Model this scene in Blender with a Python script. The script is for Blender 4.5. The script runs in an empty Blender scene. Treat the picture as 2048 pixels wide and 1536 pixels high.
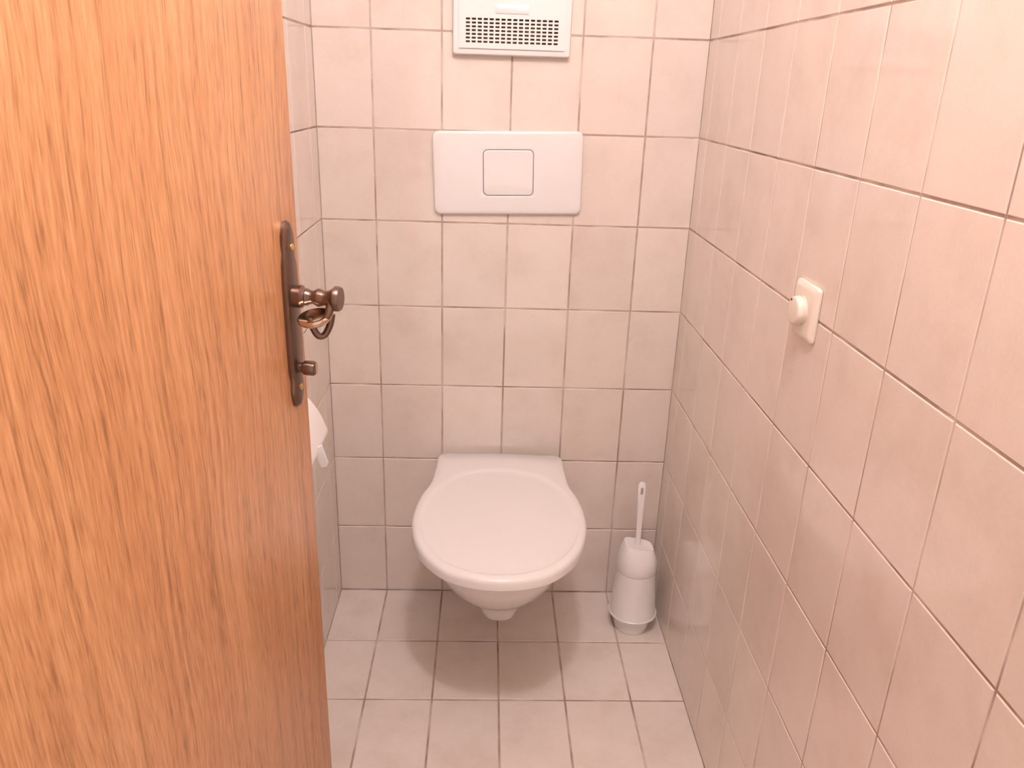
import bpy, bmesh, math, random
from mathutils import Vector, Matrix

random.seed(7)
scene = bpy.context.scene
COL = scene.collection

# ------------------------------------------------------------------ camera
def make_camera():
    p, yaw, roll, f = -0.3611, -0.0367, 0.0326, 1578.5
    cp, sp, cy, sy = math.cos(p), math.sin(p), math.cos(yaw), math.sin(yaw)
    F = Vector((-sy * cp, cy * cp, sp))
    R0 = Vector((cy, sy, 0)); U0 = R0.cross(F)
    R = math.cos(roll) * R0 + math.sin(roll) * U0
    U = -math.sin(roll) * R0 + math.cos(roll) * U0
    cam = bpy.data.cameras.new('camera')
    cam.sensor_fit = 'HORIZONTAL'; cam.sensor_width = 36.0
    cam.lens = f * 36.0 / 2048
    cam.clip_start = 0.01
    o = bpy.data.objects.new('camera', cam); COL.objects.link(o)
    m = Matrix.Identity(4)
    for i in range(3):
        m[i][0], m[i][1], m[i][2] = R[i], U[i], -F[i]
    m.translation = Vector((-0.0224, -1.8218, 1.2948))
    o.matrix_world = m
    scene.camera = o
make_camera()

# ------------------------------------------------------------------ world, exposure, lamp values
LAMP_POS = (0.03, -1.38, 2.25)
LAMP_STRENGTH = 284.0
LAMP_COLOR = (1.0, 0.92, 0.95)
w = bpy.data.worlds.new('world'); scene.world = w
w.use_nodes = True
bg = w.node_tree.nodes['Background']
bg.inputs['Color'].default_value = (1.0, 0.80, 0.71, 1)      # warm hallway light coming in at the open door
bg.inputs['Strength'].default_value = 1.05
vs = scene.view_settings
vs.view_transform = 'Standard'; vs.look = 'None'
vs.exposure = 0.0; vs.gamma = 1.0; vs.use_curve_mapping = False

# ------------------------------------------------------------------ helpers
def link(name, me, mat=None, parent=None):
    o = bpy.data.objects.new(name, me); COL.objects.link(o)
    if mat is not None and me is not None and not me.materials: me.materials.append(mat)
    if parent is not None: o.parent = parent
    return o
def empty(name, loc=(0, 0, 0)):
    o = bpy.data.objects.new(name, None); COL.objects.link(o)
    o.location = loc; o.empty_display_size = 0.05
    return o
def tag(o, label=None, cat=None, kind=None, group=None):
    if label: o['label'] = label
    if cat: o['category'] = cat
    if kind: o['kind'] = kind
    if group: o['group'] = group
    return o
def mesh(name, verts, faces, smooth=False, angle=40):
    me = bpy.data.meshes.new(name)
    me.from_pydata([tuple(v) for v in verts], [], faces)
    bm = bmesh.new(); bm.from_mesh(me)
    bmesh.ops.recalc_face_normals(bm, faces=bm.faces)
    if smooth:
        for f in bm.faces: f.smooth = True
        for e in bm.edges:
            if len(e.link_faces) == 2 and e.calc_face_angle(0) > math.radians(angle): e.smooth = False
    bm.to_mesh(me); bm.free()
    return me
def box_mesh(name, a, b, bev=0.0, seg=2):
    bm = bmesh.new()
    bmesh.ops.create_cube(bm, size=1)
    for v in bm.verts:
        v.co = Vector([(a[i] + b[i]) / 2 + v.co[i] * (b[i] - a[i]) for i in range(3)])
    if bev > 0:
        bmesh.ops.bevel(bm, geom=list(bm.edges), offset=bev, segments=seg, affect='EDGES', profile=0.5)
        for f in bm.faces: f.smooth = True
        for e in bm.edges:
            if len(e.link_faces) == 2 and e.calc_face_angle(0) > math.radians(50): e.smooth = False
    me = bpy.data.meshes.new(name); bm.to_mesh(me); bm.free()
    return me
def rings_mesh(name, rings, cap_start=True, cap_end=True, closed=True, smooth=True, angle=40):
    n = len(rings[0]); V = [p for r in rings for p in r]; Fc = []
    for k in range(len(rings) - 1):
        for i in range(n if closed else n - 1):
            j = (i + 1) % n
            Fc.append((k * n + i, k * n + j, (k + 1) * n + j, (k + 1) * n + i))
    if cap_start: Fc.append(tuple(range(n))[::-1])
    if cap_end: Fc.append(tuple((len(rings) - 1) * n + i for i in range(n)))
    return mesh(name, V, Fc, smooth, angle)
def lathe(name, prof, axis_o, axis_d, n=28, smooth=True, angle=40, caps=True):
    """prof: list of (radius, distance along axis)"""
    d = Vector(axis_d).normalized(); o = Vector(axis_o)
    a = d.orthogonal().normalized(); b = d.cross(a)
    rings = [[o + d * s + (a * math.cos(2 * math.pi * i / n) + b * math.sin(2 * math.pi * i / n)) * r for i in range(n)] for r, s in prof]
    return rings_mesh(name, rings, caps, caps, True, smooth, angle)
def sweep(name, pts, radii, n=12, flat=1.0, up=(0, 0, 1)):
    rings = []
    P = [Vector(p) for p in pts]
    for i, p in enumerate(P):
        t = (P[min(i + 1, len(P) - 1)] - P[max(i - 1, 0)]).normalized()
        u = Vector(up); s = t.cross(u)
        if s.length < 1e-4: s = t.orthogonal()
        s.normalize(); u2 = s.cross(t)
        r = radii[i]
        rings.append([p + s * math.cos(2 * math.pi * k / n) * r + u2 * math.sin(2 * math.pi * k / n) * r * flat for k in range(n)])
    return rings_mesh(name, rings, True, True, True, True, 60)
def rrect(cx, cz, hw, hh, r, seg=6):
    out = []
    for sx, sz, a0 in ((1, 1, 0), (-1, 1, 90), (-1, -1, 180), (1, -1, 270)):
        for k in range(seg + 1):
            a = math.radians(a0 + 90 * k / seg)
            out.append((cx + sx * (hw - r) + r * math.cos(a), cz + sz * (hh - r) + r * math.sin(a)))
    return out
def catmull(P, n=6, closed=False):
    out = []; m = len(P)
    for i in range(m if closed else m - 1):
        p = [P[(i + k) % m] if closed else P[min(max(i + k, 0), m - 1)] for k in (-1, 0, 1, 2)]
        p = [Vector(q) for q in p]
        for k in range(n):
            t = k / n
            out.append(0.5 * ((2 * p[1]) + (-p[0] + p[2]) * t + (2 * p[0] - 5 * p[1] + 4 * p[2] - p[3]) * t * t + (-p[0] + 3 * p[1] - 3 * p[2] + p[3]) * t ** 3))
    if not closed: out.append(Vector(P[-1]))
    return out

# ------------------------------------------------------------------ materials
def new_mat(name):
    m = bpy.data.materials.new(name); m.use_nodes = True
    return m, m.node_tree, m.node_tree.nodes['Principled BSDF']
def plain(name, col, rough=0.3, metal=0.0, spec=0.5, coat=0.0, bump=0.0, bscale=200):
    m, t, p = new_mat(name)
    p.inputs['Roughness'].default_value = rough
    p.inputs['Metallic'].default_value = metal
    p.inputs['Specular IOR Level'].default_value = spec
    p.inputs['Coat Weight'].default_value = coat
    p.inputs['Coat Roughness'].default_value = 0.08
    nz = t.nodes.new('ShaderNodeTexNoise'); nz.inputs['Scale'].default_value = 9
    nz.inputs['Detail'].default_value = 3
    tc = t.nodes.new('ShaderNodeTexCoord'); t.links.new(tc.outputs['Object'], nz.inputs['Vector'])
    mr = t.nodes.new('ShaderNodeMix'); mr.data_type = 'RGBA'
    mr.inputs[6].default_value = (*[c * 0.96 for c in col], 1); mr.inputs[7].default_value = (*col, 1)
    t.links.new(nz.outputs['Fac'], mr.inputs[0]); t.links.new(mr.outputs[2], p.inputs['Base Color'])
    if bump:
        n2 = t.nodes.new('ShaderNodeTexNoise'); n2.inputs['Scale'].default_value = bscale
        t.links.new(tc.outputs['Object'], n2.inputs['Vector'])
        b = t.nodes.new('ShaderNodeBump'); b.inputs['Strength'].default_value = bump; b.inputs['Distance'].default_value = 0.002
        t.links.new(n2.outputs['Fac'], b.inputs['Height']); t.links.new(b.outputs['Normal'], p.inputs['Normal'])
    return m
def tile_mat(name, c_light, c_mid, c_dark, rough, spec=0.5):
    m, t, p = new_mat(name)
    N = t.nodes.new; L = t.links.new
    geo = N('ShaderNodeNewGeometry'); oi = N('ShaderNodeObjectInfo')
    off = N('ShaderNodeVectorMath'); off.operation = 'MULTIPLY_ADD'
    comb = N('ShaderNodeCombineXYZ')
    for k in range(3): L(oi.outputs['Random'], comb.inputs[k])
    L(comb.outputs[0], off.inputs[0]); off.inputs[1].default_value = (9, 17, 23); L(geo.outputs['Position'], off.inputs[2])
    n1 = N('ShaderNodeTexNoise'); n1.inputs['Scale'].default_value = 9; n1.inputs['Detail'].default_value = 5; n1.inputs['Roughness'].default_value = 0.6
    L(off.outputs[0], n1.inputs['Vector'])
    r1 = N('ShaderNodeValToRGB')
    e = r1.color_ramp.elements
    e[0].position = 0.30; e[0].color = (*c_dark, 1)
    e[1].position = 0.70; e[1].color = (*c_light, 1)
    k = e.new(0.5); k.color = (*c_mid, 1)
    L(n1.outputs['Fac'], r1.inputs['Fac'])
    n2 = N('ShaderNodeTexNoise'); n2.inputs['Scale'].default_value = 260; n2.inputs['Detail'].default_value = 2
    L(off.outputs[0], n2.inputs['Vector'])
    mx = N('ShaderNodeMix'); mx.data_type = 'RGBA'; mx.blend_type = 'MULTIPLY'
    rr = N('ShaderNodeMapRange'); rr.inputs[1].default_value = 0.3; rr.inputs[2].default_value = 0.7; rr.inputs[3].default_value = 0.0; rr.inputs[4].default_value = 0.06
    L(n2.outputs['Fac'], rr.inputs[0]); L(rr.outputs[0], mx.inputs[0])
    L(r1.outputs['Color'], mx.inputs[6]); mx.inputs[7].default_value = (0.5, 0.42, 0.38, 1)
    # every tile a shade of its own
    hs = N('ShaderNodeHueSaturation'); vr = N('ShaderNodeMapRange')
    vr.inputs[3].default_value = 0.965; vr.inputs[4].default_value = 1.03
    L(oi.outputs['Random'], vr.inputs[0]); L(vr.outputs[0], hs.inputs['Value']); L(mx.outputs[2], hs.inputs['Color'])
    L(hs.outputs['Color'], p.inputs['Base Color'])
    p.inputs['Roughness'].default_value = rough
    p.inputs['Specular IOR Level'].default_value = spec
    p.inputs['IOR'].default_value = 1.62
    n3 = N('ShaderNodeTexNoise'); n3.inputs['Scale'].default_value = 22; n3.inputs['Detail'].default_value = 2
    L(off.outputs[0], n3.inputs['Vector'])
    b = N('ShaderNodeBump'); b.inputs['Strength'].default_value = 0.06; b.inputs['Distance'].default_value = 0.003
    L(n3.outputs['Fac'], b.inputs['Height']); L(b.outputs['Normal'], p.inputs['Normal'])
    return m
def grout_mat(name, a, b_):
    m, t, p = new_mat(name); N = t.nodes.new; L = t.links.new
    geo = N('ShaderNodeNewGeometry'); n = N('ShaderNodeTexNoise'); n.inputs['Scale'].default_value = 11; n.inputs['Detail'].default_value = 5
    L(geo.outputs['Position'], n.inputs['Vector'])
    r = N('ShaderNodeValToRGB'); r.color_ramp.elements[0].position = 0.38; r.color_ramp.elements[1].position = 0.62
    r.color_ramp.elements[0].color = (*a, 1); r.color_ramp.elements[1].color = (*b_, 1)
    L(n.outputs['Fac'], r.inputs['Fac']); L(r.outputs['Color'], p.inputs['Base Color'])
    p.inputs['Roughness'].default_value = 0.9
    return m
def wood_mat():
    m, t, p = new_mat('oak_veneer'); N = t.nodes.new; L = t.links.new
    tc = N('ShaderNodeTexCoord')
    # wandering, stretched along the leaf's height (local z); local x runs across the leaf
    warp = N('ShaderNodeTexNoise'); warp.inputs['Scale'].default_value = 1.0; warp.inputs['Detail'].default_value = 2
    mp0 = N('ShaderNodeMapping'); mp0.inputs['Scale'].default_value = (7, 1, 2.2)
    L(tc.outputs['Object'], mp0.inputs['Vector']); L(mp0.outputs[0], warp.inputs['Vector'])
    wv = N('ShaderNodeVectorMath'); wv.operation = 'MULTIPLY_ADD'
    L(warp.outputs['Color'], wv.inputs[0]); wv.inputs[1].default_value = (0.055, 0, 0); L(tc.outputs['Object'], wv.inputs[2])
    mp1 = N('ShaderNodeMapping'); mp1.inputs['Scale'].default_value = (130, 1, 3.2)
    L(wv.outputs[0], mp1.inputs['Vector'])
    n1 = N('ShaderNodeTexNoise'); n1.inputs['Scale'].default_value = 1; n1.inputs['Detail'].default_value = 3; n1.inputs['Roughness'].default_value = 0.55
    L(mp1.outputs[0], n1.inputs['Vector'])
    mp2 = N('ShaderNodeMapping'); mp2.inputs['Scale'].default_value = (480, 1, 34)
    L(wv.outputs[0], mp2.inputs['Vector'])
    n2 = N('ShaderNodeTexNoise'); n2.inputs['Scale'].default_value = 1; n2.inputs['Detail'].default_value = 2
    L(mp2.outputs[0], n2.inputs['Vector'])
    mp3 = N('ShaderNodeMapping'); mp3.inputs['Scale'].default_value = (13, 1, 1.6)
    L(wv.outputs[0], mp3.inputs['Vector'])
    n3 = N('ShaderNodeTexNoise'); n3.inputs['Scale'].default_value = 1; n3.inputs['Detail'].default_value = 3
    L(mp3.outputs[0], n3.inputs['Vector'])
    a1 = N('ShaderNodeMath'); a1.operation = 'MULTIPLY_ADD'; L(n2.outputs['Fac'], a1.inputs[0]); a1.inputs[1].default_value = 0.46; 
    a0 = N('ShaderNodeMath'); a0.operation = 'MULTIPLY'; L(n1.outputs['Fac'], a0.inputs[0]); a0.inputs[1].default_value = 0.54
    L(a0.outputs[0], a1.inputs[2])
    r = N('ShaderNodeValToRGB'); e = r.color_ramp.elements
    e[0].position = 0.36; e[0].color = (0.38, 0.178, 0.075, 1)
    e[1].position = 0.62; e[1].color = (0.76, 0.405, 0.198, 1)
    q = e.new(0.47); q.color = (0.61, 0.30, 0.13, 1)
    L(a1.outputs[0], r.inputs['Fac'])
    mx = N('ShaderNodeMix'); mx.data_type = 'RGBA'; mx.blend_type = 'MULTIPLY'
    rm = N('ShaderNodeMapRange'); rm.inputs[1].default_value = 0.35; rm.inputs[2].default_value = 0.65; rm.inputs[3].default_value = 0; rm.inputs[4].default_value = 0.55
    L(n3.outputs['Fac'], rm.inputs[0]); L(rm.outputs[0], mx.inputs[0]); L(r.outputs['Color'], mx.inputs[6]); mx.inputs[7].default_value = (0.86, 0.76, 0.70, 1)
    L(mx.outputs[2], p.inputs['Base Color'])
    p.inputs['Roughness'].default_value = 0.34
    p.inputs['Specular IOR Level'].default_value = 0.55
    b = N('ShaderNodeBump'); b.inputs['Strength'].default_value = 0.18; b.inputs['Distance'].default_value = 0.001
    L(a1.outputs[0], b.inputs['Height']); L(b.outputs['Normal'], p.inputs['Normal'])
    return m

M = {}
M['wall_tile'] = tile_mat('glazed_beige_wall_tile', (0.82, 0.735, 0.67), (0.80, 0.71, 0.64), (0.745, 0.652, 0.58), 0.07, 0.5)
M['floor_tile'] = tile_mat('beige_floor_tile', (0.88, 0.80, 0.74), (0.84, 0.755, 0.69), (0.77, 0.67, 0.60), 0.32, 0.45)
M['grout'] = grout_mat('brown_grout', (0.37, 0.265, 0.225), (0.66, 0.55, 0.49))
M['plaster'] = plain('white_plaster', (0.82, 0.78, 0.74), 0.8, bump=0.15, bscale=120)
M['wood'] = wood_mat()
M['porcelain'] = plain('white_porcelain', (0.84, 0.82, 0.80), 0.10, coat=0.4)
M['lid'] = plain('white_lid_plastic', (0.88, 0.865, 0.85), 0.20)
M['plastic'] = plain('white_plastic', (0.88, 0.865, 0.855), 0.24)
M['cream'] = plain('cream_plastic', (0.87, 0.80, 0.70), 0.32)
M['brushp'] = plain('soft_white_plastic', (0.94, 0.92, 0.91), 0.35)
M['white'] = plain('bright_white_label', (0.93, 0.93, 0.95), 0.35)
M['faint'] = plain('faint_lilac_print', (0.85, 0.84, 0.93), 0.4)
M['dark'] = plain('dark_shaft', (0.03, 0.022, 0.018), 0.8)
M['filter'] = plain('dusty_filter_foam', (0.20, 0.13, 0.09), 0.95, bump=0.6, bscale=300)
M['grey'] = plain('grey_print', (0.42, 0.36, 0.36), 0.5)
M['black'] = plain('black_mark', (0.03, 0.02, 0.02), 0.5)
M['bronze'] = plain('aged_bronze', (0.20, 0.135, 0.105), 0.28, metal=0.9, bump=0.1, bscale=90)
M['bronze_bright'] = plain('polished_bronze', (0.72, 0.56, 0.44), 0.16, metal=1.0)
M['brass'] = plain('brass_screw', (0.75, 0.55, 0.25), 0.25, metal=1.0)
M['paper'] = plain('white_tissue_paper', (0.88, 0.86, 0.84), 0.9, bump=0.2, bscale=250)
M['steel'] = plain('brushed_steel', (0.6, 0.57, 0.54), 0.3, metal=1.0)

# ------------------------------------------------------------------ room dimensions (metres)
XL, XR = -0.401, 0.443
YF = -1.50            # inner face of the doorway wall
ZC = 2.42             # ceiling
TT = 0.006            # tile thickness
JD = 0.0013           # depth of the joints below the tile faces
COLX = [XL, -0.2777, -0.1277, 0.0223, 0.1723, 0.3223, XR]
ROWZ = [0.0, 0.198] + [0.198 + 0.2 * k for k in range(1, 12)] + [ZC]
DEPY = [0.0, -0.0649] + [-0.0649 - 0.15 * k for k in range(1, 10)] + [YF]
FLOY = [0.0, -0.21, -0.41, -0.61, -0.81, -1.01, -1.21, -1.41, YF]

def struct(name, me, mat, label, cat):
    o = link(name, me, mat); tag(o, label, cat, 'structure'); return o
floor = struct('floor', box_mesh('floor', (XL - 0.1, -2.4, -0.10), (XR + 0.1, 0.1, -JD)), M['grout'], 'beige rectangular tiled floor under the hanging toilet', 'floor')
ceiling = struct('ceiling', box_mesh('ceiling', (XL - 0.1, YF - 0.1, ZC), (XR + 0.1, 0.1, ZC + 0.1)), M['plaster'], 'white plaster ceiling over the small toilet room', 'ceiling')
wall_back = struct('wall_back', box_mesh('wall_back', (XL - 0.1, JD, -0.1), (XR + 0.1, 0.1, ZC)), M['grout'], 'beige tiled wall behind the toilet with the flush plate', 'wall')
wall_left = struct('wall_left', box_mesh('wall_left', (XL - 0.1, YF, -0.1), (XL - JD, JD, ZC)), M['grout'], 'beige tiled side wall half hidden behind the door', 'wall')
wall_right = struct('wall_right', box_mesh('wall_right', (XR + JD, YF, -0.1), (XR + 0.1, JD, ZC)), M['grout'], 'glossy beige tiled wall carrying the light switch', 'wall')
# doorway wall (behind the picture plane of the room, camera looks through its opening)
DOX0, DOX1, DOZ = -0.345, 0.335, 2.0
def multi_box(name, boxes):
    bm = bmesh.new()
    for a, b in boxes:
        r = bmesh.ops.create_cube(bm, size=1)
        for v in r['verts']: v.co = Vector([(a[i] + b[i]) / 2 + v.co[i] * (b[i] - a[i]) for i in range(3)])
    me = bpy.data.meshes.new(name); bm.to_mesh(me); bm.free(); return me
FW = 0.10
wall_front = struct('wall_front', multi_box('wall_front', [((XL - 0.1, YF - FW, -0.1), (DOX0 - 0.04, YF, ZC)), ((DOX1 + 0.04, YF - FW, -0.1), (XR + 0.1, YF, ZC)), ((DOX0 - 0.04, YF - FW, DOZ + 0.04), (DOX1 + 0.04, YF, ZC))]), M['plaster'], 'plaster wall around the doorway the camera looks through', 'wall')
trim_1 = struct('trim_1', multi_box('trim_1', [((DOX0 - 0.04, YF - FW - 0.01, -0.005), (DOX0, YF, DOZ + 0.04)), ((DOX1, YF - FW - 0.01, -0.005), (DOX1 + 0.04, YF, DOZ + 0.04)), ((DOX0, YF - FW - 0.01, DOZ), (DOX1, YF, DOZ + 0.04))]), M['wood'], 'oak door frame around the doorway', 'door frame')

# ------------------------------------------------------------------ tiles, one object each
_tiles = {}
def tile_mesh(w_, h_, bev=0.0011):
    key = (round(w_, 4), round(h_, 4))
    if key in _tiles: return _tiles[key]
    a, b = w_ / 2, h_ / 2
    V = []
    for ins, z in ((0, 0), (0, TT - bev), (bev, TT)):
        V += [(-a + ins, -b + ins, z), (a - ins, -b + ins, z), (a - ins, b - ins, z), (-a + ins, b - ins, z)]
    Fc = []
    for k in (0, 4):
        for i in range(4):
            j = (i + 1) % 4; Fc.append((k + i, k + j, k + 4 + j, k + 4 + i))
    Fc.append((8, 9, 10, 11))
    _tiles[key] = mesh('tile', V, Fc)
    return _tiles[key]
GAP = 0.0034
def lay(parent, us, vs_, origin, U, V, mat, jit=0.0012, gap=GAP, skip=None):
    U = Vector(U); V = Vector(V); Nn = U.cross(V)
    for i in range(len(us) - 1):
        for j in range(len(vs_) - 1):
            u0, u1 = sorted((us[i], us[i + 1])); v0, v1 = sorted((vs_[j], vs_[j + 1]))
            if u1 - u0 < 0.01 or v1 - v0 < 0.01: continue
            su = 1 if us[1] > us[0] else -1
            g0 = g1 = gap / 2                       # joint on the low and high side; tight in the room corners
            if i == 0:
                if su > 0: g0 = 0.0003
                else: g1 = 0.0003
            if i == len(us) - 2:
                if su > 0: g1 = 0.0003
                else: g0 = 0.0003
            u0 += g0; u1 -= g1
            me = tile_mesh(u1 - u0, v1 - v0 - gap)
            o = link('tile', me, mat, parent)
            if mat is not me.materials[0]:
                o.data = me.copy(); o.data.materials[0] = mat
            c = Vector(origin) + U * (u0 + u1) / 2 + V * (v0 + v1) / 2
            m = Matrix.Identity(4)
            for k in range(3): m[k][0], m[k][1], m[k][2] = U[k], V[k], Nn[k]
            rj = Matrix.Rotation(random.gauss(0, jit), 4, 'X') @ Matrix.Rotation(random.gauss(0, jit), 4, 'Y')
            m = Matrix.Translation(c - Nn * TT) @ m @ rj
            o.matrix_parent_inverse = Matrix.Identity(4)
            o.matrix_local = m
# back wall: u = x, v = z, normal -y
lay(wall_back, COLX, ROWZ, (0, 0, 0), (1, 0, 0), (0, 0, 1), M['wall_tile'])
# right wall: normal -x ; u = -y , v = z : U x V = (0,-1,0)x(0,0,1) = (-1,0,0)
lay(wall_right, [-y for y in DEPY], ROWZ, (XR, 0, 0), (0, -1, 0), (0, 0, 1), M['wall_tile'])
# left wall: normal +x ; U=(0,1,0)
lay(wall_left, DEPY, ROWZ, (XL, 0, 0), (0, 1, 0), (0, 0, 1), M['wall_tile'])
# floor: normal +z
_tiles.clear()
lay(floor, COLX, FLOY, (0, 0, 0), (1, 0, 0), (0, 1, 0), M['floor_tile'], jit=0.0008, gap=0.0042)

# ------------------------------------------------------------------ ceiling lamp
def make_lamp():
    root = empty('ceiling_lamp', (LAMP_POS[0], LAMP_POS[1], ZC))
    tag(root, 'round glass ceiling lamp above the doorway end of the room', 'lamp')
    base = link('base', lathe('base', [(0.055, 0), (0.06, 0.004), (0.06, 0.03), (0.045, 0.045), (0.045, 0.075)], (0, 0, -0.001), (0, 0, -1)), M['steel'], root)
    m, t, p = new_mat('lit_opal_glass')
    p.inputs['Base Color'].default_value = (0.9, 0.88, 0.85, 1)
    p.inputs['Emission Color'].default_value = (*LAMP_COLOR, 1)
    p.inputs['Emission Strength'].default_value = LAMP_STRENGTH
    R = 0.055; cz = LAMP_POS[2] - ZC
    prof = [(R * math.sin(math.pi * k / 16) + 1e-4, -R * math.cos(math.pi * k / 16)) for k in range(1, 16)]
    link('globe', lathe('globe', prof, (0, 0, cz), (0, 0, 1), n=24), m, root)
make_lamp()

# ------------------------------------------------------------------ door
EX, EY = -0.2500, -0.870
HX = -0.340
leaf_w = 0.62
HY = EY - math.sqrt(leaf_w ** 2 - (HX - EX) ** 2)
ux, uy = (HX - EX) / leaf_w, (HY - EY) / leaf_w       # free edge -> hinge
def make_door():
    # local frame: x from hinge to free edge, y away from the visible face (into the leaf), z up
    ex = Vector((-ux, -uy, 0)); ez = Vector((0, 0, 1)); ey = ez.cross(ex)
    nrm = Vector((-uy, ux, 0))            # visible face normal
    sgn = 1 if ey.dot(nrm) < 0 else -1
    me = box_mesh('door_leaf', (0, 0 if sgn > 0 else -0.04, 0.008), (leaf_w, 0.04 if sgn > 0 else 0, 1.985), 0.0015, 2)
    door = link('door_1', me, M['wood'])
    m = Matrix.Identity(4)
    for k in range(3): m[k][0], m[k][1], m[k][2] = ex[k], ey[k], ez[k]
    m.translation = Vector((HX, HY, 0)); door.matrix_world = m
    tag(door, 'oak veneer door standing open on the left with a bronze handle', 'door', 'structure')
    out = -sgn                             # sign of local y pointing out of the visible face
    def P(s, n, z): return (leaf_w - s, out * n, z)
    # long handle plate: pointed-oval ends, pillowed
    sc, zt, zb = 0.038, 1.143, 0.915
    out2d = []
    hw = 0.0185
    half = [(0.004, zt), (0.010, zt - 0.006), (0.0145, zt - 0.016), (0.0145, zt - 0.028), (0.0125, zt - 0.036), (hw - 0.001, zt - 0.050), (hw, zt - 0.07), (hw, zb + 0.07), (hw - 0.001, zb + 0.050), (0.0135, zb + 0.034), (0.0150, zb + 0.024), (0.013, zb + 0.012), (0.009, zb + 0.004), (0.003, zb)]
    outline = [(-x, z) for x, z in half] + [(x, z) for x, z in reversed(half)]
    zc = (zt + zb) / 2
    def ring(k, n):
        o = []
        for x, z in outline:
            zz = z - k if z > zc else z + k
            if abs(z - zc) < 0.06: zz = z
            sx = max(abs(x) - k, 0.001) * (1 if x > 0 else -1)
            o.append(P(sc + sx, n, zz))
        return o
    plate = link('handle_plate', rings_mesh('handle_plate', [ring(0, 0.0002), ring(0, 0.0035), ring(0.002, 0.0060), ring(0.005, 0.0070)], False, True, angle=35), M['bronze'], door)
    for z in (zt - 0.030, zb + 0.026):
        link('screw', lathe('screw', [(0.0042, 0), (0.0042, 0.0012), (0.003, 0.0024), (0.0008, 0.0028)], P(sc, 0.0068, z), (0, out, 0), 14), M['brass'], plate)
    # thumb knob of the lock
    kn = link('locking_knob', lathe('locking_knob', [(0.0065, 0), (0.0065, 0.005), (0.0088, 0.007), (0.0092, 0.010), (0.0092, 0.0185), (0.0080, 0.0205), (0.0045, 0.0212)], P(sc, 0.0066, 0.966), (0, out, 0), 24), M['bronze'], door)
    link('turn_slot', box_mesh('turn_slot', *[tuple(map(f, zip(P(sc - 0.0022, 0.0277, 0.9595), P(sc + 0.0022, 0.0286, 0.9725)))) for f in (min, max)]), M['bronze_bright'], kn)
    # lever: turned neck, round end boss
    zl = 1.055
    neck = link('lever', lathe('lever', [(0.0135, 0), (0.0135, 0.010), (0.0105, 0.0125), (0.0095, 0.014), (0.0105, 0.0155), (0.0082, 0.020), (0.0078, 0.024), (0.0105, 0.0285), (0.0108, 0.031), (0.0088, 0.036), (0.0085, 0.041), (0.0115, 0.046), (0.0150, 0.050), (0.0150, 0.054), (0.0135, 0.0565)], P(sc, 0.0066, zl), (0, out, 0), 26), M['bronze'], door)
    # grip: leaves the boss towards the hinge, curls down into an oval dished end
    g = catmull([P(sc + 0.004, 0.0530, zl - 0.004), P(sc + 0.010, 0.0520, zl - 0.012), P(sc + 0.014, 0.0505, zl - 0.018), P(sc + 0.0175, 0.0465, zl - 0.0235)], 6)
    n = len(g); link('grip', sweep('grip', g, [0.0060 - 0.0030 * i / n for i in range(n)], 12), M['bronze'], neck)
    cen = Vector(P(sc + 0.010, 0.034, zl - 0.022))
    ax1 = Vector((0, out, 0.12)).normalized(); ax2 = Vector((-1, 0, -0.30)).normalized(); ax3 = ax1.cross(ax2).normalized()
    if ax3.z < 0: ax3 = -ax3
    def oval(k, h): return [cen + ax1 * math.cos(2 * math.pi * i / 28) * 0.0205 * k + ax2 * math.sin(2 * math.pi * i / 28) * 0.0180 * k + ax3 * h for i in range(28)]
    link('grip_end', rings_mesh('grip_end', [oval(0.55, -0.006), oval(0.88, -0.0045), oval(1.0, -0.001), oval(1.0, 0.002), oval(0.93, 0.0035), oval(0.82, 0.002), oval(0.55, -0.001), oval(0.2, -0.002)], True, True, angle=60), M['bronze_bright'], neck)
    lp = catmull([P(sc - 0.004, 0.050, zl - 0.020), P(sc - 0.003, 0.047, zl - 0.034), P(sc, 0.041, zl - 0.0455), P(sc + 0.003, 0.034, zl - 0.0455), P(sc + 0.005, 0.0285, zl - 0.034), P(sc + 0.006, 0.0265, zl - 0.022)], 6)
    link('scroll', sweep('scroll', lp, [0.0042] * len(lp), 12), M['bronze'], neck)
    # hinges
    for z in (0.25, 1.72):
        link('hinge', lathe('hinge', [(0.007, 0), (0.008, 0.002), (0.008, 0.078), (0.007, 0.08)], (0.004, out * 0.0085, z), (0, 0, 1), 14), M['brass'], door)
make_door()

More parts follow.
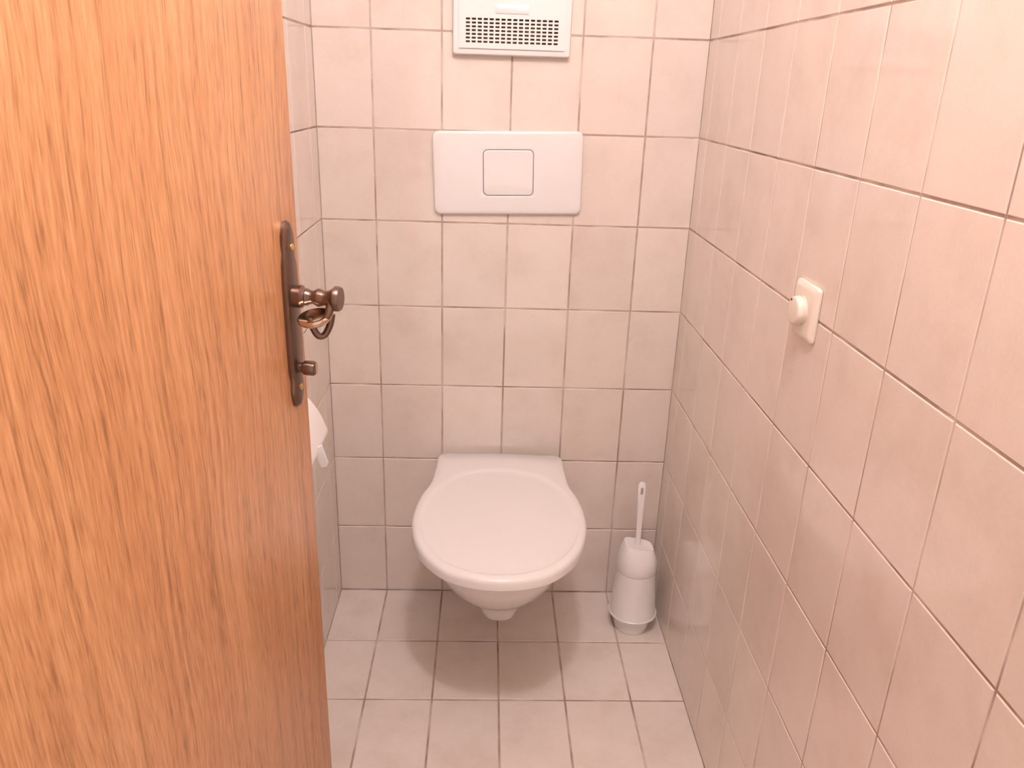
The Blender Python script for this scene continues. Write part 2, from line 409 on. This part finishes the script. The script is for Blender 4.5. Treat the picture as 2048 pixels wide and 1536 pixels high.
# ------------------------------------------------------------------ ventilation fan on the back wall
def make_fan():
    x0, x1, z0, z1 = -0.1042, 0.1442, 1.3535, 1.6035
    cx, cz = (x0 + x1) / 2, (z0 + z1) / 2
    hw, hh = (x1 - x0) / 2, (z1 - z0) / 2
    root = empty('ventilation_fan', (cx, 0, z0))
    tag(root, 'square white ventilation fan cover with slotted grille high on the back wall', 'fan')
    def rr(k, y): return [(x - cx, y, z - z0) for x, z in rrect(cx, cz, hw - k, hh - k, 0.006 - min(k * 0.2, 0.004))]
    link('housing', rings_mesh('housing', [rr(0.0, -0.0005), rr(0.0, -0.014), rr(0.002, -0.0175), rr(0.005, -0.0185), rr(0.0125, -0.0185), rr(0.0125, -0.002)], False, False, angle=30), M['plastic'], root)
    # front panel with real slots
    px0, px1, pz0, pz1 = -hw + 0.0128, hw - 0.0128, 0.0128, 2 * hh - 0.0128
    gx0, gx1 = -0.0765 - cx, 0.1163 - cx
    gz0, gz1 = 1.3772 - z0, 1.4245 - z0
    nc, nr = 16, 7
    pw = (gx1 - gx0) / (nc - 0.3); ph = (gz1 - gz0) / (nr - 0.45)
    xs = [px0]; 
    for i in range(nc): xs += [gx0 + i * pw, gx0 + i * pw + 0.70 * pw]
    xs.append(px1)
    zs = [pz0]
    for j in range(nr): zs += [gz0 + j * ph, gz0 + j * ph + 0.55 * ph]
    zs.append(pz1)
    yf, yb = -0.0215, -0.0190
    V = []; idx = {}; Fc = []
    def vid(i, j, y):
        k = (i, j, y)
        if k not in idx: idx[k] = len(V); V.append((xs[i], y, zs[j]))
        return idx[k]
    for i in range(len(xs) - 1):
        for j in range(len(zs) - 1):
            hole = (i % 2 == 1 and j % 2 == 1 and i < len(xs) - 2 + 1 and j < len(zs) - 1)
            a, b, c, d = (i, j), (i + 1, j), (i + 1, j + 1), (i, j + 1)
            if not hole:
                Fc.append([vid(*q, yf) for q in (a, b, c, d)])
                Fc.append([vid(*q, yb) for q in (d, c, b, a)])
            else:
                for q, r in ((a, b), (b, c), (c, d), (d, a)):
                    Fc.append([vid(*q, yf), vid(*r, yf), vid(*r, yb), vid(*q, yb)])
    nx, nz = len(xs) - 1, len(zs) - 1
    for i in range(nx):
        for j in (0, nz): Fc.append([vid(i, j, yf), vid(i + 1, j, yf), vid(i + 1, j, yb), vid(i, j, yb)])
    for j in range(nz):
        for i in (0, nx): Fc.append([vid(i, j, yf), vid(i, j + 1, yf), vid(i, j + 1, yb), vid(i, j, yb)])
    link('grille', mesh('grille', V, Fc), M['plastic'], root)
    link('filter', box_mesh('filter', (px0 + 0.002, -0.0125, pz0 + 0.002), (px1 - 0.002, -0.009, pz1 - 0.002)), M['filter'], root)
    lb = link('label_sticker', box_mesh('label_sticker', (-0.0148 - cx, -0.0232, 1.4338 - z0), (0.0538 - cx, -0.0214, 1.4520 - z0), 0.0006, 1), M['white'], root)
    tag(lb, 'bright white blank label strip')
    link('faint_print', box_mesh('faint_print', (0.0 - cx, -0.02345, 1.4415 - z0), (0.0335 - cx, -0.0231, 1.4445 - z0)), M['faint'], lb)
make_fan()

# ------------------------------------------------------------------ flush plate
def make_flush():
    cx, cz, hw, hh = 0.0198, 1.1115, 0.166, 0.0905
    root = empty('flush_plate', (cx + 0.0022, 0, cz - hh))
    root.rotation_euler = (0, -0.024, 0)
    tag(root, 'wide white flush plate with a square push button above the toilet', 'flush plate')
    zb = 1.0805
    def depth(z):      # proud, the lower third leans back a little
        d = 0.0150
        if z < zb: d -= (zb - z) * 0.085
        return d
    bx, bz, bw, bh, br = 0.0205, 1.1130, 0.0550, 0.0490, 0.010
    def pt(x, z, y): return (x - cx, -y, z - (cz - hh))
    rings = []
    outer = lambda k, r: rrect(cx, cz, hw - k, hh - k, r, 8)
    inner = lambda k: rrect(bx, bz, bw + k, bh + k, br + k, 8)
    rings.append([pt(x, z, 0.0004) for x, z in outer(0.003, 0.012)])
    rings.append([pt(x, z, 0.004) for x, z in outer(0.0, 0.0145)])
    rings.append([pt(x, z, depth(z) - 0.004) for x, z in outer(0.0, 0.0145)])
    rings.append([pt(x, z, depth(z) - 0.0014) for x, z in outer(0.0016, 0.0135)])
    rings.append([pt(x, z, depth(z)) for x, z in outer(0.0045, 0.012)])
    A, B = outer(0.0045, 0.012), inner(0.0022)
    for t in (0.15, 0.3, 0.45, 0.6, 0.75, 0.9, 1.0):
        rings.append([pt(a[0] * (1 - t) + b[0] * t, a[1] * (1 - t) + b[1] * t, depth(a[1] * (1 - t) + b[1] * t)) for a, b in zip(A, B)])
    rings.append([pt(x, z, depth(z) - 0.0006) for x, z in inner(0.0012)])
    rings.append([pt(x, z, 0.003) for x, z in inner(0.0012)])
    link('plate', rings_mesh('plate', rings, False, False, angle=50), M['plastic'], root)
    link('recess', box_mesh('recess', tuple(pt(bx - bw - 0.006, bz - bh - 0.006, 0.0032)), tuple(pt(bx + bw + 0.006, bz + bh + 0.006, 0.0008))), M['dark'], root)
    # button: dished upper part, ridge near the bottom
    def bdep(z):
        t = (z - (bz - bh)) / (2 * bh)          # 0 bottom .. 1 top
        if t < 0.22: return 0.0128 + 0.0028 * (t / 0.22)
        return 0.0156 - 0.0016 * math.sin((t - 0.22) / 0.78 * math.pi)
    n = 24
    R = []
    c = rrect(bx, bz, bw, bh, br, 8)
    R.append([pt(x, z, 0.0032) for x, z in c])
    R.append([pt(x, z, bdep(z) - 0.0010) for x, z in c])
    c1 = rrect(bx, bz, bw - 0.0012, bh - 0.0012, br - 0.001, 8)
    R.append([pt(x, z, bdep(z)) for x, z in c1])
    for k in (0.95, 0.88, 0.8, 0.7, 0.6, 0.5, 0.4, 0.3, 0.2, 0.1, 0.02):
        R.append([pt(bx + (x - bx) * k, bz + (z - bz) * k, bdep(bz + (z - bz) * k)) for x, z in c1])
    b = link('push_button', rings_mesh('push_button', R, False, True, angle=50), M['plastic'], root)
make_flush()

# ------------------------------------------------------------------ toilet
def make_toilet():
    root = empty('wall_hung_toilet', (0.0205, 0, 0.1225))
    root.rotation_euler = (0, 0, -0.017)
    tag(root, 'white wall-hung toilet with its rounded lid closed', 'toilet')
    z0 = 0.1225
    half = [(-0.030, 0.150), (-0.10, 0.156), (-0.165, 0.160), (-0.197, 0.1655), (-0.237, 0.177), (-0.287, 0.1845), (-0.327, 0.187), (-0.362, 0.186), (-0.398, 0.181), (-0.435, 0.172), (-0.474, 0.157), (-0.508, 0.135), (-0.538, 0.107), (-0.556, 0.077), (-0.568, 0.04), (-0.572, 0.0)]
    back = [(-0.024, 0.10), (-0.020, 0.05), (-0.018, 0.0)]
    pts = list(reversed(back)) + half           # from back centre round one side to front centre
    side = catmull([(hw, y, 0) for y, hw in pts], 4)
    side2 = [Vector((-p.x, p.y, 0)) for p in reversed(side[1:-1])]
    O = [p for p in side] + side2
    cen = Vector((0, -0.33, 0))
    def off(k, dy=0.0):                          # inset by distance k towards the centre
        out = []
        for p in O:
            d = (cen - p); out.append(p + d.normalized() * min(k, d.length * 0.98))
        return out
    def at(P, z): return [(p.x, p.y, z - z0) for p in P]
    # raised oval inside the lid
    n = len(O)
    def ovl(k):
        out = []
        for p in O:
            a = math.atan2(p.x, -(p.y + 0.335))
            # superellipse, rear edge a little flatter
            r_y = 0.218; r_x = 0.170
            e = 2.15
            c, s = math.cos(a), math.sin(a)
            r = (abs(s / r_x) ** e + abs(c / r_y) ** e) ** (-1 / e)
            out.append(Vector((s * r * k, -0.335 - c * r * k, 0)))
        return out
    rings = [at(off(0.010), 0.4040), at(off(0.004), 0.4030), at(off(0.0), 0.4055), at(off(0.0), 0.4190), at(off(0.0022), 0.4245), at(off(0.007), 0.4275)]
    A, B = off(0.007), ovl(1.0)
    # blend from the rim to the oval
    def mixr(t, z): return at([a * (1 - t) + b * t for a, b in zip(A, B)], z)
    rings += [mixr(0.5, 0.4282), mixr(0.85, 0.4285), at(ovl(1.0), 0.4284), at(ovl(0.988), 0.4268), at(ovl(0.970), 0.4262), at(ovl(0.9), 0.4264), at(ovl(0.7), 0.4272), at(ovl(0.4), 0.4280), at(ovl(0.1), 0.4283)]
    link('lid', rings_mesh('lid', rings, True, True, angle=55), M['lid'], root)
    # seat ring between bowl and lid
    link('seat', rings_mesh('seat', [at(off(0.024), 0.3925), at(off(0.019), 0.3930), at(off(0.017), 0.3950), at(off(0.017), 0.4000), at(off(0.022), 0.4025)], True, True, angle=50), M['lid'], root)
    for s in (-1, 1):
        link('hinge', lathe('hinge', [(0.008, 0), (0.009, 0.002), (0.009, 0.04), (0.008, 0.042)], (s * 0.075 - 0.021, -0.030, 0.401 - z0), (1, 0, 0), 14), M['plastic'], root)
    # ceramic bowl, lofted from the wall
    sl = [(0.1215, 0.042, -0.283, 0.036), (0.1230, 0.047, -0.290, 0.041), (0.1280, 0.0505, -0.295, 0.045), (0.142, 0.0540, -0.298, 0.050), (0.158, 0.0570, -0.301, 0.056), (0.168, 0.0590, -0.308, 0.060), (0.185, 0.0650, -0.327, 0.068), (0.205, 0.0745, -0.358, 0.080), (0.235, 0.0955, -0.402, 0.096), (0.270, 0.1185, -0.450, 0.11), (0.310, 0.139, -0.492, 0.12), (0.350, 0.154, -0.520, 0.13), (0.380, 0.163, -0.537, 0.135), (0.388, 0.166, -0.542, 0.137), (0.3915, 0.164, -0.540, 0.136)]
    def slice_(z, hw, yf, wb):
        yc = yf * 0.56
        dx = 0.006 * max(0, 1 - (z - 0.12) / 0.2)
        out = []
        m1, m2 = 10, 24
        for k in range(m1):
            t = k / m1; s = t * t * (3 - 2 * t)
            out.append((-(wb + (hw - wb) * s), -0.0015 + (yc + 0.0015) * t, z - z0))
        for k in range(m2 + 1):
            a = math.pi * k / m2
            e = 0.72 + 0.22 * min(1, max(0, (z - 0.15) / 0.06))
            c, s = math.cos(a), math.sin(a)
            out.append((-hw * math.copysign(abs(c) ** e, c), yc + (yf - yc) * abs(s) ** e, z - z0))
        for k in reversed(range(m1)):
            t = k / m1; s = t * t * (3 - 2 * t)
            out.append(((wb + (hw - wb) * s), -0.0015 + (yc + 0.0015) * t, z - z0))
        return [(x + dx, y, q) for x, y, q in out]
    link('bowl', rings_mesh('bowl', [slice_(*q) for q in sl], True, True, angle=60), M['porcelain'], root)
make_toilet()

# ------------------------------------------------------------------ toilet brush and its holder
BX, BY = 0.3665, -0.141
def make_brush():
    h = empty('brush_holder', (BX, BY, 0))
    tag(h, 'white plastic toilet brush holder standing in the floor corner', 'brush holder')
    link('cup', lathe('cup', [(0.040, 0.0), (0.0415, 0.001), (0.047, 0.042), (0.0475, 0.046)], (0, 0, 0.0004), (0, 0, 1), 36), M['brushp'], h)
    link('rim_ring', lathe('rim_ring', [(0.048, 0.040), (0.0600, 0.0455), (0.0618, 0.0475), (0.0618, 0.0495), (0.0600, 0.0510), (0.0520, 0.0475)], (0, 0, 0), (0, 0, 1), 40), M['plastic'], h)
    def ring(z, r, sq, tilt=0.0):
        out = []
        for k in range(36):
            a = 2 * math.pi * k / 36
            c, s = math.cos(a), math.sin(a)
            rr = r * (1 - sq * 0.5 * (math.sin(2 * a) ** 2) * -1 * 0.0)
            out.append((c * rr, s * rr, z - tilt * c * rr))
        return out
    link('body', rings_mesh('body', [ring(0.0485, 0.0585, 0), ring(0.052, 0.0575, 0), ring(0.12, 0.0525, 0), ring(0.172, 0.0490, 0)], True, True, angle=40), M['brushp'], h)
    b = empty('toilet_brush', (BX, BY, 0.1725))
    tag(b, 'white toilet brush with upright handle standing in its holder', 'brush')
    z0 = 0.1725
    # cap: round skirt turning into a flat-fronted, slanted top
    def cap(z, hx, hy, e, tilt):
        out = []
        for k in range(40):
            a = 2 * math.pi * (k + 0.5) / 40
            c, s = math.cos(a), math.sin(a)
            x = hx * math.copysign(abs(c) ** e, c); y = hy * math.copysign(abs(s) ** e, s)
            out.append((x, y, z - z0 - tilt * x))
        return out
    link('cap', rings_mesh('cap', [cap(0.173, 0.0493, 0.0493, 1.0, 0), cap(0.177, 0.0508, 0.0508, 1.0, 0), cap(0.196, 0.0500, 0.0490, 0.95, 0.02), cap(0.212, 0.0465, 0.0440, 0.8, 0.08), cap(0.2400, 0.0365, 0.029, 0.55, 0.18), cap(0.2420, 0.0350, 0.0275, 0.55, 0.18), cap(0.2395, 0.030, 0.023, 0.6, 0.18)], True, True, angle=35), M['brushp'], b)
    # flat handle, widest at the top
    prof = [(0.205, 0.0062), (0.25, 0.0062), (0.29, 0.0066), (0.335, 0.0078), (0.367, 0.0090), (0.391, 0.0096), (0.402, 0.0092), (0.4085, 0.0074), (0.4115, 0.0045), (0.4125, 0.0015)]
    R = []
    for z, wv in prof:
        d = 0.0042 if z < 0.401 else 0.0042 * max(0.35, (0.4145 - z) / 0.0135)
        R.append([(x - 0.0015 - (z - 0.2) * 0.018, y + (z - 0.2) * 0.02, z - z0) for x, y in rrect(0, 0, wv, d, min(d, wv) * 0.7, 3)])
    hd = link('handle', rings_mesh('handle', R, True, True, angle=50), M['brushp'], b)
    mk = link('printed_mark', box_mesh('printed_mark', (-0.0055, -0.0015, 0.3815 - z0), (0.0005, 0.0, 0.3985 - z0), 0.0005, 1), M['grey'], hd)
    mk.location = (-0.0026, -0.0002, 0)
make_brush()

# ------------------------------------------------------------------ rotary switch on the right wall
def make_switch():
    cy, cz, s = -0.7280, 1.0040, 0.0405
    root = empty('light_switch', (XR, cy, cz))
    tag(root, 'cream square wall switch with a round knob on the right wall', 'switch')
    def rr(k, x, r): return [(x, p, q) for p, q in rrect(0, 0, s - k, s - k, r, 6)]
    link('plate', rings_mesh('plate', [rr(0.0008, -0.0004, 0.006), rr(0, -0.003, 0.0065), rr(0.0012, -0.0065, 0.006), rr(0.006, -0.0095, 0.005), rr(0.0085, -0.0102, 0.004)], False, True, angle=30), M['cream'], root)
    k = link('knob', lathe('knob', [(0.0215, 0.0), (0.0215, 0.0012), (0.0195, 0.0014), (0.0195, 0.004), (0.0212, 0.005), (0.0212, 0.0065), (0.0205, 0.0115), (0.0192, 0.0130), (0.0170, 0.0136)], (-0.0100, 0.0, 0.0), (-1, 0, 0), 32, angle=35), M['cream'], root)
    link('marker', lathe('marker', [(0.0019, 0), (0.0019, 0.0010), (0.0012, 0.0013)], (-0.0232, 0.0085, 0.0140), (-1, 0, 0), 10), M['black'], k)
make_switch()

# ------------------------------------------------------------------ paper holder on the left wall, half hidden by the door
def make_paper():
    root = empty('toilet_paper_holder', (XL, -0.58, 0.62))
    tag(root, 'white toilet paper holder on the wall just behind the door edge', 'paper holder')
    ya, yb = -0.655 + 0.58, -0.522 + 0.58
    X = lambda x: x - XL
    Z = lambda z: z - 0.62
    # cover: curved shell from the wall out over the roll
    prof = catmull([(X(-0.400), Z(0.815), 0), (X(-0.365), Z(0.803), 0), (X(-0.330), Z(0.766), 0), (X(-0.3145), Z(0.742), 0), (X(-0.3050), Z(0.718), 0), (X(-0.3020), Z(0.706), 0), (X(-0.3045), Z(0.697), 0), (X(-0.3080), Z(0.692), 0)], 4)
    inner = [Vector((p.x - 0.004, p.y - 0.002, 0)) for p in reversed(prof[2:])]
    inner.append(Vector((X(-0.400), Z(0.808), 0)))
    loop = prof + inner
    link('cover', rings_mesh('cover', [[(p.x, ya, p.y) for p in loop], [(p.x, yb, p.y) for p in loop]], True, True, angle=40), M['plastic'], root)
    link('back_plate', box_mesh('back_plate', (0.0005, ya + 0.002, Z(0.640)), (0.006, yb - 0.002, Z(0.812)), 0.002, 2), M['plastic'], root)
    # paper roll
    link('paper_roll', lathe('paper_roll', [(0.014, 0), (0.0345, 0.0), (0.0350, 0.002), (0.0350, 0.100), (0.0345, 0.102), (0.014, 0.102)], (X(-0.3520), yb - 0.004, Z(0.732)), (0, -1, 0), 40), M['paper'], root)
    # slanted lower arm / tear edge
    a = [(-0.3080, 0.7040), (-0.3030, 0.7130), (-0.2965, 0.7165), (-0.2872, 0.6825), (-0.2888, 0.6785), (-0.2955, 0.6760), (-0.2985, 0.6775)]
    link('tear_arm', rings_mesh('tear_arm', [[(X(x), -0.026, Z(z)) for x, z in a], [(X(x), -0.018, Z(z)) for x, z in a]], True, True, angle=30), M['plastic'], root)
    # hanging sheet end, torn to a point
    s = [(-0.3500, 0.710), (-0.3060, 0.710), (-0.3035, 0.699), (-0.3142, 0.6760), (-0.3212, 0.6625), (-0.3235, 0.6625), (-0.340, 0.680)]
    link('paper_sheet', rings_mesh('paper_sheet', [[(X(x), yb - 0.0340, Z(z)) for x, z in s], [(X(x), yb - 0.0325, Z(z)) for x, z in s]], True, True, angle=30), M['paper'], root)
make_paper()
